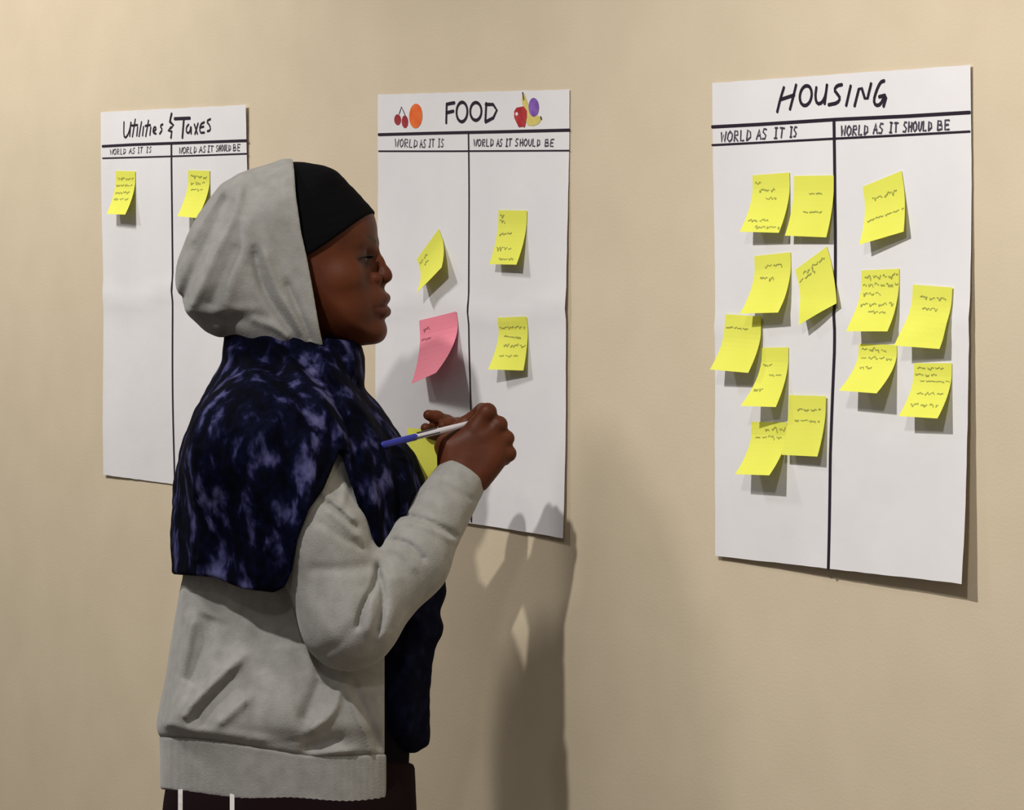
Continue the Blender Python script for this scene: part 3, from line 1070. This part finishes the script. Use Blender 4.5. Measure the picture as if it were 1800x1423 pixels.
def cap_sdf(X, Y, P):
    x, y = turn(X, Y)
    f = inflate(x, y, P, f_cap, 112, 118, 2.15)
    lines = .8 * np.sin(P * .35 + x * .1)
    f = f - 0.3 * lines
    return smax(f, -f_capr(x, P), 3)


sdf_object('cap', cap_sdf, (370, -135, 270), (690, 135, 540), 3.0, M_black, person, 'close-fitting black cap pulled down to the brow')

# ------------------------------------------------ hoodie
T_TOR = table([(620, 400, 600, 80), (680, 375, 640, 190), (740, 345, 690, 245), (850, 322, 715, 255), (950, 318, 735, 236), (1010, 322, 742, 222), (1060, 312, 748, 214), (1130, 300, 748, 220),
               (1200, 289, 746, 242), (1250, 278, 745, 260), (1278, 274, 745, 264), (1294, 280, 745, 254), (1320, 281, 744, 250), (1430, 282, 738, 250)], 7)
HOOD_FOLDS = folds([
    ([(425, 1154), (380, 1196), (335, 1238), (322, 1262)], 11, 15), ([(412, 1185), (372, 1228), (345, 1266)], 11, -9), ([(436, 1226), (410, 1250), (385, 1272)], 9, 9),
    ([(375, 1083), (352, 1150), (328, 1200)], 22, -11), ([(338, 1085), (322, 1190), (305, 1265)], 10, 9), ([(420, 1060), (400, 1130), (385, 1170)], 14, -6),
    ([(565, 1195), (550, 1230), (534, 1268)], 13, -12), ([(598, 1208), (588, 1252), (545, 1284)], 8, 10), ([(605, 1204), (630, 1262), (654, 1324)], 5, 6), ([(620, 1200), (648, 1262), (668, 1318)], 7, -5),
    ([(534, 1316), (560, 1308), (598, 1298)], 8, -9), ([(545, 1332), (580, 1322), (625, 1318)], 7, 7), ([(434, 1215), (433, 1302)], 3, -3.5), ([(545, 1120), (560, 1160), (562, 1185)], 9, -10),
    ([(500, 1130), (505, 1210), (520, 1300)], 26, 10), ([(290, 1268), (320, 1280), (400, 1290), (470, 1300)], 9, 7), ([(325, 1030), (322, 1090)], 6, 5), ([(470, 1040), (450, 1120), (470, 1180)], 18, -6),
    ([(280, 1297), (340, 1300), (400, 1307), (470, 1319), (540, 1330), (600, 1330), (662, 1327)], 4, -7),
], 250, 980, 720, 1440)
SLEEVE_FOLDS = folds([
    ([(665, 992), (661, 1027), (637, 1064), (629, 1102)], 5.5, -13), ([(668, 1010), (676, 1058), (664, 1112)], 5, -10), ([(650, 1040), (655, 1075), (645, 1110)], 8, 6), ([(690, 1010), (695, 1060), (680, 1120)], 14, 5),
    ([(566, 866), (595, 890), (624, 914)], 6, 6), ([(577, 897), (600, 916), (630, 944)], 6, 6), ([(575, 880), (600, 904), (626, 930)], 5, -5), ([(560, 915), (600, 945), (640, 965)], 6, -4), ([(600, 800), (608, 860), (600, 890)], 7, 5),
    ([(712, 905), (762, 919), (803, 942)], 5, -8), ([(716, 915), (762, 930), (798, 952)], 5, 4), ([(690, 948), (723, 957), (746, 984)], 5, -8), ([(680, 962), (712, 972), (730, 1000)], 6, 4),
    ([(770, 850), (800, 862), (836, 880)], 5, -3), ([(545, 1000), (590, 1000), (650, 995)], 10, -4), ([(560, 1150), (600, 1130), (620, 1100)], 10, -3), ([(530, 1040), (560, 1090), (600, 1130)], 16, 4),
], 480, 780, 900, 1200)


def near_sleeve(X, Y, P):
    f = chain(X, Y, P, R_ARM, 30) - SLEEVE_FOLDS(X, P)
    # cuff: cut across the wrist, along the curve the photograph shows
    n = np.array([100., 60., -150.]); n /= np.linalg.norm(n)
    f = smax(f, (X - 815) * n[0] + (Y + 78) * n[1] + (P - 832) * n[2], 4)
    return f


def far_sleeve(X, Y, P):
    f = chain(X, Y, P, L_ARM, 30)
    n = np.array([96., -80., -110.]); n /= np.linalg.norm(n)
    return smax(f, (X - 806) * n[0] + (Y - 78) * n[1] + (P - 846) * n[2], 4)


def seam_y(X): return np.interp(X, [275, 340, 400, 470, 540, 600, 662, 700], [1296, 1300, 1307, 1319, 1330, 1331, 1328, 1327])


def hem_y(X): return np.interp(X, [280, 330, 420, 560, 680], [1386, 1393, 1405, 1414, 1419])


def torso_sdf(X, Y, P):
    return loft(X, Y, P, T_TOR, 2.5) - HOOD_FOLDS(X, P)


def hoodie_sdf(X, Y, P):
    t = torso_sdf(X, Y, P)
    edge = np.interp(P, [720, 780, 810, 980, 1010, 1430], [520, 570, 622, 672, 676, 676])
    t = smax(t, X - edge, 4)
    t = np.maximum(t, 660 - P)
    t = smax(t, P - seam_y(X), 5)
    f = smin(t, near_sleeve(X, Y, P), 9)
    return smin(f, far_sleeve(X, Y, P), 9)


hoodie, _ = sdf_object('hoodie', hoodie_sdf, (250, -350, 640), (900, 350, 1350), 4.0, M_gray, person, 'heather grey zip hoodie with hood up')


def hem_sdf(X, Y, P):
    t = loft(X, Y, P, T_TOR, 2.5) - 0.45 * np.sin(X * .55) * (np.abs(Y) > 100) * .6
    t = smax(t, X - 679, 4)
    t = smax(t, seam_y(X) - 3 - P, 4)
    return smax(t, P - hem_y(X), 4)


sdf_object('hem_band', hem_sdf, (260, -290, 1270), (700, 290, 1440), 3.5, M_gray, hoodie)
zip_v, zip_f = small_sphere((683, -150, 1411), 5, (.8, .6, 1.6), 6)
link_mesh('zipper_pull', PW(zip_v[:, 0], zip_v[:, 1], zip_v[:, 2]), zip_f, M_white, hoodie, label='white zipper end')

HOODP = [(496, 278.5), (517, 279), (545, 281), (590, 290), (640, 340), (680, 420), (680, 560), (640, 640), (560, 660), (470, 640), (420, 610), (397, 592), (383, 593), (357, 581), (330, 552), (311, 527), (307, 495),
         (310, 463), (322, 431), (343, 385), (377, 340), (394, 320), (429, 300), (477, 287)]
f_hood = poly_field(HOODP, 2, 2.5, 60, 1)
H_EDGE_P = [260, 285, 344, 408, 452, 506, 577, 603, 660]
H_EDGE_X = [514, 515, 518, 527, 537, 547, 559, 565, 575]
HOOD2 = folds([
    ([(424, 320), (407, 388), (378, 442), (357, 495), (336, 540)], 11, 9), ([(405, 345), (378, 404), (343, 474), (323, 530)], 14, -11), ([(437, 380), (434, 431), (410, 487), (395, 540)], 14, 6),
    ([(420, 430), (395, 480), (370, 540)], 10, -6), ([(448, 440), (461, 508), (493, 554), (528, 602)], 9, -11), ([(464, 440), (482, 500), (518, 554), (540, 602)], 8, 6), ([(503, 495), (525, 548), (545, 600)], 7, -8),
    ([(357, 565), (410, 560), (464, 563)], 11, -4), ([(340, 548), (400, 543), (450, 543)], 9, 3), ([(440, 560), (480, 572), (510, 592)], 8, 6), ([(480, 330), (470, 420), (455, 470)], 22, 4), ([(395, 325), (360, 375), (335, 425)], 8, 5),
], 280, 260, 620, 660)


def hood_sdf(X, Y, P):
    f = inflate(X, Y, P, f_hood, 128, 112, 2.2)
    f = f - HOOD2(X, P)
    f = np.maximum(f, -(f + 10))
    e = np.interp(P, H_EDGE_P, H_EDGE_X) + .02 * np.abs(Y)
    f = smax(f, X - e, 3)
    return f


sdf_object('hood', hood_sdf, (295, -150, 268), (600, 150, 670), 3.0, M_gray, hoodie, 'raised grey hood with draped folds')


def rim_sdf(X, Y, P):
    f = inflate(X, Y, P, f_hood, 128, 112, 2.2) - 1.2
    f = np.maximum(f, -(f + 12))
    e = np.interp(P, H_EDGE_P, H_EDGE_X) + .02 * np.abs(Y)
    f = smax(f, X - e - 1.5, 2)
    return smax(f, e - 5 - X, 2)


# ------------------------------------------------ shawl
T_SH = table([(575, 395, 604, 95), (606, 392, 637, 118), (637, 389, 642, 150), (680, 366, 640, 205), (714, 345, 668, 238), (767, 323, 706, 266), (799, 314, 732, 274), (852, 305, 750, 282), (950, 300, 752, 284), (1045, 302, 752, 284)], 6)
BACKP = [(380, 560), (440, 568), (490, 586), (536, 605), (600, 640), (640, 800), (597, 792), (569, 859), (544, 894), (523, 947), (513, 1003), (500, 1032), (481, 1041), (428, 1035), (375, 1014), (305, 1009), (270, 1008), (270, 700)]
FRONTP = [(440, 560), (490, 586), (536, 598), (560, 592), (610, 598), (650, 594), (800, 700), (800, 990), (668, 990), (643, 938), (625, 874), (598, 790), (570, 740), (420, 700)]
f_back = poly_field(BACKP, 0, 2.5, 40, 0)
f_front = poly_field(FRONTP, 0, 2.5, 40, 0)
SH_FOLDS = folds([
    ([(467, 592), (516, 641), (569, 700), (605, 775)], 10, 9), ([(490, 596), (545, 655), (598, 720), (628, 800)], 8, -9), ([(551, 613), (586, 658), (636, 711), (667, 775)], 10, 8), ([(537, 613), (579, 676), (615, 750)], 8, -8),
    ([(430, 580), (480, 640), (540, 720)], 12, -7), ([(600, 620), (612, 660), (650, 720), (700, 800)], 9, -7), ([(640, 790), (660, 880), (668, 970)], 9, 7), ([(620, 800), (640, 890), (655, 970)], 8, -6), ([(690, 790), (700, 850), (695, 920)], 10, -6),
    ([(720, 800), (722, 850), (712, 900)], 9, 5), ([(400, 610), (440, 640), (470, 700)], 11, 6), ([(340, 780), (345, 880), (350, 990)], 18, 6), ([(390, 760), (395, 880), (400, 1010)], 16, -7), ([(440, 740), (455, 870), (455, 1020)], 16, 7),
    ([(500, 730), (510, 860), (495, 1020)], 14, -7), ([(540, 760), (550, 820), (530, 900)], 12, 7), ([(585, 740), (585, 800), (560, 850)], 8, -5), ([(330, 830), (318, 900), (320, 990)], 10, -4),
], 260, 560, 800, 1060)


def lumps(X, Y, P):
    return 1.6 * np.sin(X * .075 + 2.3 * np.sin(P * .021 + Y * .013)) * np.sin(P * .045 + Y * .03 + np.sin(X * .03)) + .7 * np.sin(X * .19 + 3 * np.sin(P * .05)) * np.sin(P * .11 + 2 * np.sin(X * .04))


def shawl_sdf(X, Y, P):
    l = loft(X, Y, P, T_SH, 2.3)
    arm_r = chain(X, Y, P, R_ARM[:3], 20) - 13
    arm_l = chain(X, Y, P, L_ARM[:3], 20) - 13
    fo = SH_FOLDS(X, P) + lumps(X, Y, P)
    b = smin(l, smin(arm_r, arm_l, 10), 60) - fo
    b = smax(b, -f_back(X, P), 6)
    fr = smax(l - fo, -f_front(X, P), 3)
    f = np.minimum(b, fr)
    # hollow for the neck
    return smax(f, -(np.hypot(X - 500, Y) - 84 + (P - 600) * .9), 6)


shawl, _ = sdf_object('shawl', shawl_sdf, (260, -360, 560), (800, 360, 1060), 3.5, M_shawl, person, 'navy tie-dyed plush shawl wrapped over the shoulders')
TAILP = [(640, 900), (766, 920), (779, 1000), (782, 1048), (770, 1076), (779, 1106), (758, 1150), (754, 1240), (751, 1323), (640, 1323)]
f_tail = poly_field(TAILP, 1.5, 2.5, 50, 1)


def tail_sdf(X, Y, P):
    f = inflate(X, Y + 20, P, f_tail, 150, 60, 2.6) - lumps(X, Y, P) - 3 * np.sin(Y * .06)
    return smax(f, P - 1323, 4)


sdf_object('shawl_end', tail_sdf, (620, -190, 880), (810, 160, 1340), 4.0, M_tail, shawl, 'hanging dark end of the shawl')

# ------------------------------------------------ shirt, trousers, shoes
def shirt_sdf(X, Y, P):
    f = loft(X, Y, P, T_TOR, 2.5, -24.0)
    return np.maximum(np.maximum(f, 700 - P), P - 1426)


sdf_object('shirt', shirt_sdf, (270, -270, 690), (780, 270, 1440), 6.0, M_shirt, person, 'black shirt showing at the open hoodie front')


PFL = float(CY + FPX * (CAM[2] * math.cos(PITCH) - ZP * math.sin(PITCH)) / (ZP * math.cos(PITCH) + CAM[2] * math.sin(PITCH)))
PFL = float(np.interp(0, *zip(*sorted((PW(500, 0, q)[0][2], q) for q in (1500, 2000, 2200, 2300, 2350, 2400, 2450, 2500, 2550, 2600)))))
def trouser_sdf(X, Y, P):
    t = loft(X, Y, P, table([(1330, 300, 728, 226), (1400, 288, 732, 236), (1560, 300, 715, 240), (1700, 330, 690, 230), (1900, 350, 660, 215)]), 2.6)
    t = smax(np.maximum(t, 1340 - P), P - 1545, 90)
    f = t
    for s in (-1, 1):
        leg = chain(507 + (X - 507) * np.interp(P, [1480, 2000, 2300], [.70, .85, .95]), Y, P, [(507, s * 108, 1470, 142), (507, s * 112, 1650, 118), (505, s * 112, 1900, 90), (482, s * 112, PFL - 91, 66)], 40)
        f = smin(f, np.maximum(np.maximum(leg, P - PFL + 66), 1345 - P), 60)
    return f


trousers, _ = sdf_object('trousers', trouser_sdf, (260, -280, 1330), (760, 280, PFL - 46), 8.0, M_trouser, person, 'dark maroon track trousers with white side stripes')
for x_top, x_bot in ((317, 446), (408, 490)):
    vv, ff = [], []
    ys = np.linspace(1380, PFL - 90, 60)
    for i, p in enumerate(ys):
        xx = x_top + (x_bot - x_top) * np.interp(p, [1430, 1640, 1850, 2300], [0, .55, .85, 1.0])
        for dx in (-4, 4):
            d = front_depth(trouser_sdf, xx + dx, p, -420, 100, 261)
            for off in (-3.0, 2.0):
                vv.append((xx + dx, d + off, p))
    for i in range(len(ys) - 1):
        a = i * 4; b = a + 4
        ff += [(a, b, b + 2, a + 2), (a, a + 1, b + 1, b), (a + 2, b + 2, b + 3, a + 3)]
    vv = np.array(vv)
    link_mesh('side_stripe', PW(vv[:, 0], vv[:, 1], vv[:, 2]), ff, M_white, trousers, label='white side stripe')
for s in (-1, 1):
    def shoe_sdf(X, Y, P, s=s):
        f = cap(X, Y, P, (440, s * 115, PFL - 34), (640, s * 125, PFL - 20), 46, 36)
        f = smin(f, cap(X, Y, P, (475, s * 115, PFL - 90), (470, s * 115, PFL - 38), 58, 50), 20)
        return smax(np.maximum(f, P - PFL), PFL - 101 - P, 4)
    sdf_object('shoe', shoe_sdf, (370, s * 120 - 90, PFL - 130), (700, s * 120 + 90, PFL + 20), 7.0, M_shoe, person)

# ------------------------------------------------ pen and note pad in her hands


def tube(path, radii, n=14):
    """figure-space tube"""
    path = np.array(path, float)
    d = path[-1] - path[0]; d /= np.linalg.norm(d)
    a = np.cross(d, [0, 0, 1.0]); a /= np.linalg.norm(a)
    b = np.cross(d, a)
    v, f = [], []
    for p, r in zip(path, radii):
        for j in range(n):
            t = 2 * math.pi * j / n
            v.append(p + r * (a * math.cos(t) + b * math.sin(t)))
    for i in range(len(path) - 1):
        for j in range(n):
            f.append((i * n + j, i * n + (j + 1) % n, (i + 1) * n + (j + 1) % n, (i + 1) * n + j))
    f.append(tuple(range(n))[::-1]); f.append(tuple((len(path) - 1) * n + j for j in range(n)))
    return np.array(v), f


d0 = front_depth(shawl_sdf, 676, 781)
A = np.array([668., min(d0 - 12, -120), 783.]); Bp = np.array([838., -62, 741.])
print('pen depth', d0)
pen = empty('pen', PW(*[np.array([t]) for t in (A + Bp) / 2])[0], 'blue and clear pen held in the right fist', 'pen')


def seg(t0, t1): return A + (Bp - A) * t0, A + (Bp - A) * t1


def pen_part(name, t0, t1, r0, r1, mat, off=(0, 0, 0), parent=pen, label=None):
    p, q = seg(t0, t1)
    v, f = tube([p + off, p + off + (q - p) * .04, q + off - (q - p) * .04, q + off], [r0 * .7, r0, r1, r1 * .7])
    return link_mesh(name, PW(v[:, 0], v[:, 1], v[:, 2]), f, mat, parent, smooth=False, label=label)


pen_part('barrel', .36, 1.0, 5.6, 5.0, M_clear, label='clear whitish barrel')
pen_part('cap', 0.0, .38, 6.0, 6.2, M_blue, label='blue cap')
pen_part('clip', .36, .62, 1.6, 1.2, M_clip, (0, -7, 2.5), label='dark clip')
pen_part('clip', .38, .58, 1.4, 1.0, M_clip, (0, -3, -6.5), label='dark upper clip edge')

c = [(716, 4, 752), (792, 26, 756), (800, 28, 848), (724, 2, 850)]
tl, tr, br, bl = [np.array(t, float) for t in c]
g = []
for j in range(5):
    for i in range(5):
        u, v_ = i / 4, j / 4
        p = tl * (1 - u) * (1 - v_) + tr * u * (1 - v_) + br * u * v_ + bl * (1 - u) * v_
        g.append(p + np.array([0, -5 * math.sin(v_ * 2.2), 0]))
g = np.array(g)
fr = [(j * 5 + i, j * 5 + i + 1, j * 5 + i + 6, j * 5 + i + 5) for j in range(4) for i in range(4)]
bound = [0, 1, 2, 3, 4, 9, 14, 19, 24, 23, 22, 21, 20, 15, 10, 5]
g2 = g + np.array([0, 5, 0])
fe = [(bound[i], 25 + bound[i], 25 + bound[(i + 1) % 16], bound[(i + 1) % 16]) for i in range(16)]
vv = np.vstack([g, g2])
pw = PW(vv[:, 0], vv[:, 1], vv[:, 2])
padm = link_mesh('note_pad', pw, [t[::-1] for t in fr] + [tuple(25 + q for q in t) for t in fr] + fe, M_yellow, loc=pw[0])
tag(padm, "yellow sticky note pad held between the woman's hands", 'note pad')

# ------------------------------------------------ tidy
for o in bpy.data.objects:
    if '_base' in o.keys():
        del o['_base']
for o in bpy.data.objects:
    if o.type == 'MESH':
        bm = None
        me = o.data
        if o.name.split('.')[0] in ('body', 'hoodie', 'hood', 'hem_band', 'cap', 'shawl', 'shawl_end', 'shirt', 'trousers', 'shoe'):
            co = np.zeros(len(me.vertices) * 3); me.vertices.foreach_get('co', co); co = co.reshape(-1, 3)
            lp = np.zeros(len(me.loops), int); me.loops.foreach_get('vertex_index', lp); lp = lp.reshape(-1, 4)
            a, b, c_, d = (co[lp[:, i]] for i in range(4))
            vol = (np.einsum('ij,ij->i', a, np.cross(b, c_)) + np.einsum('ij,ij->i', a, np.cross(c_, d))).sum()
            if vol < 0:
                me.flip_normals()
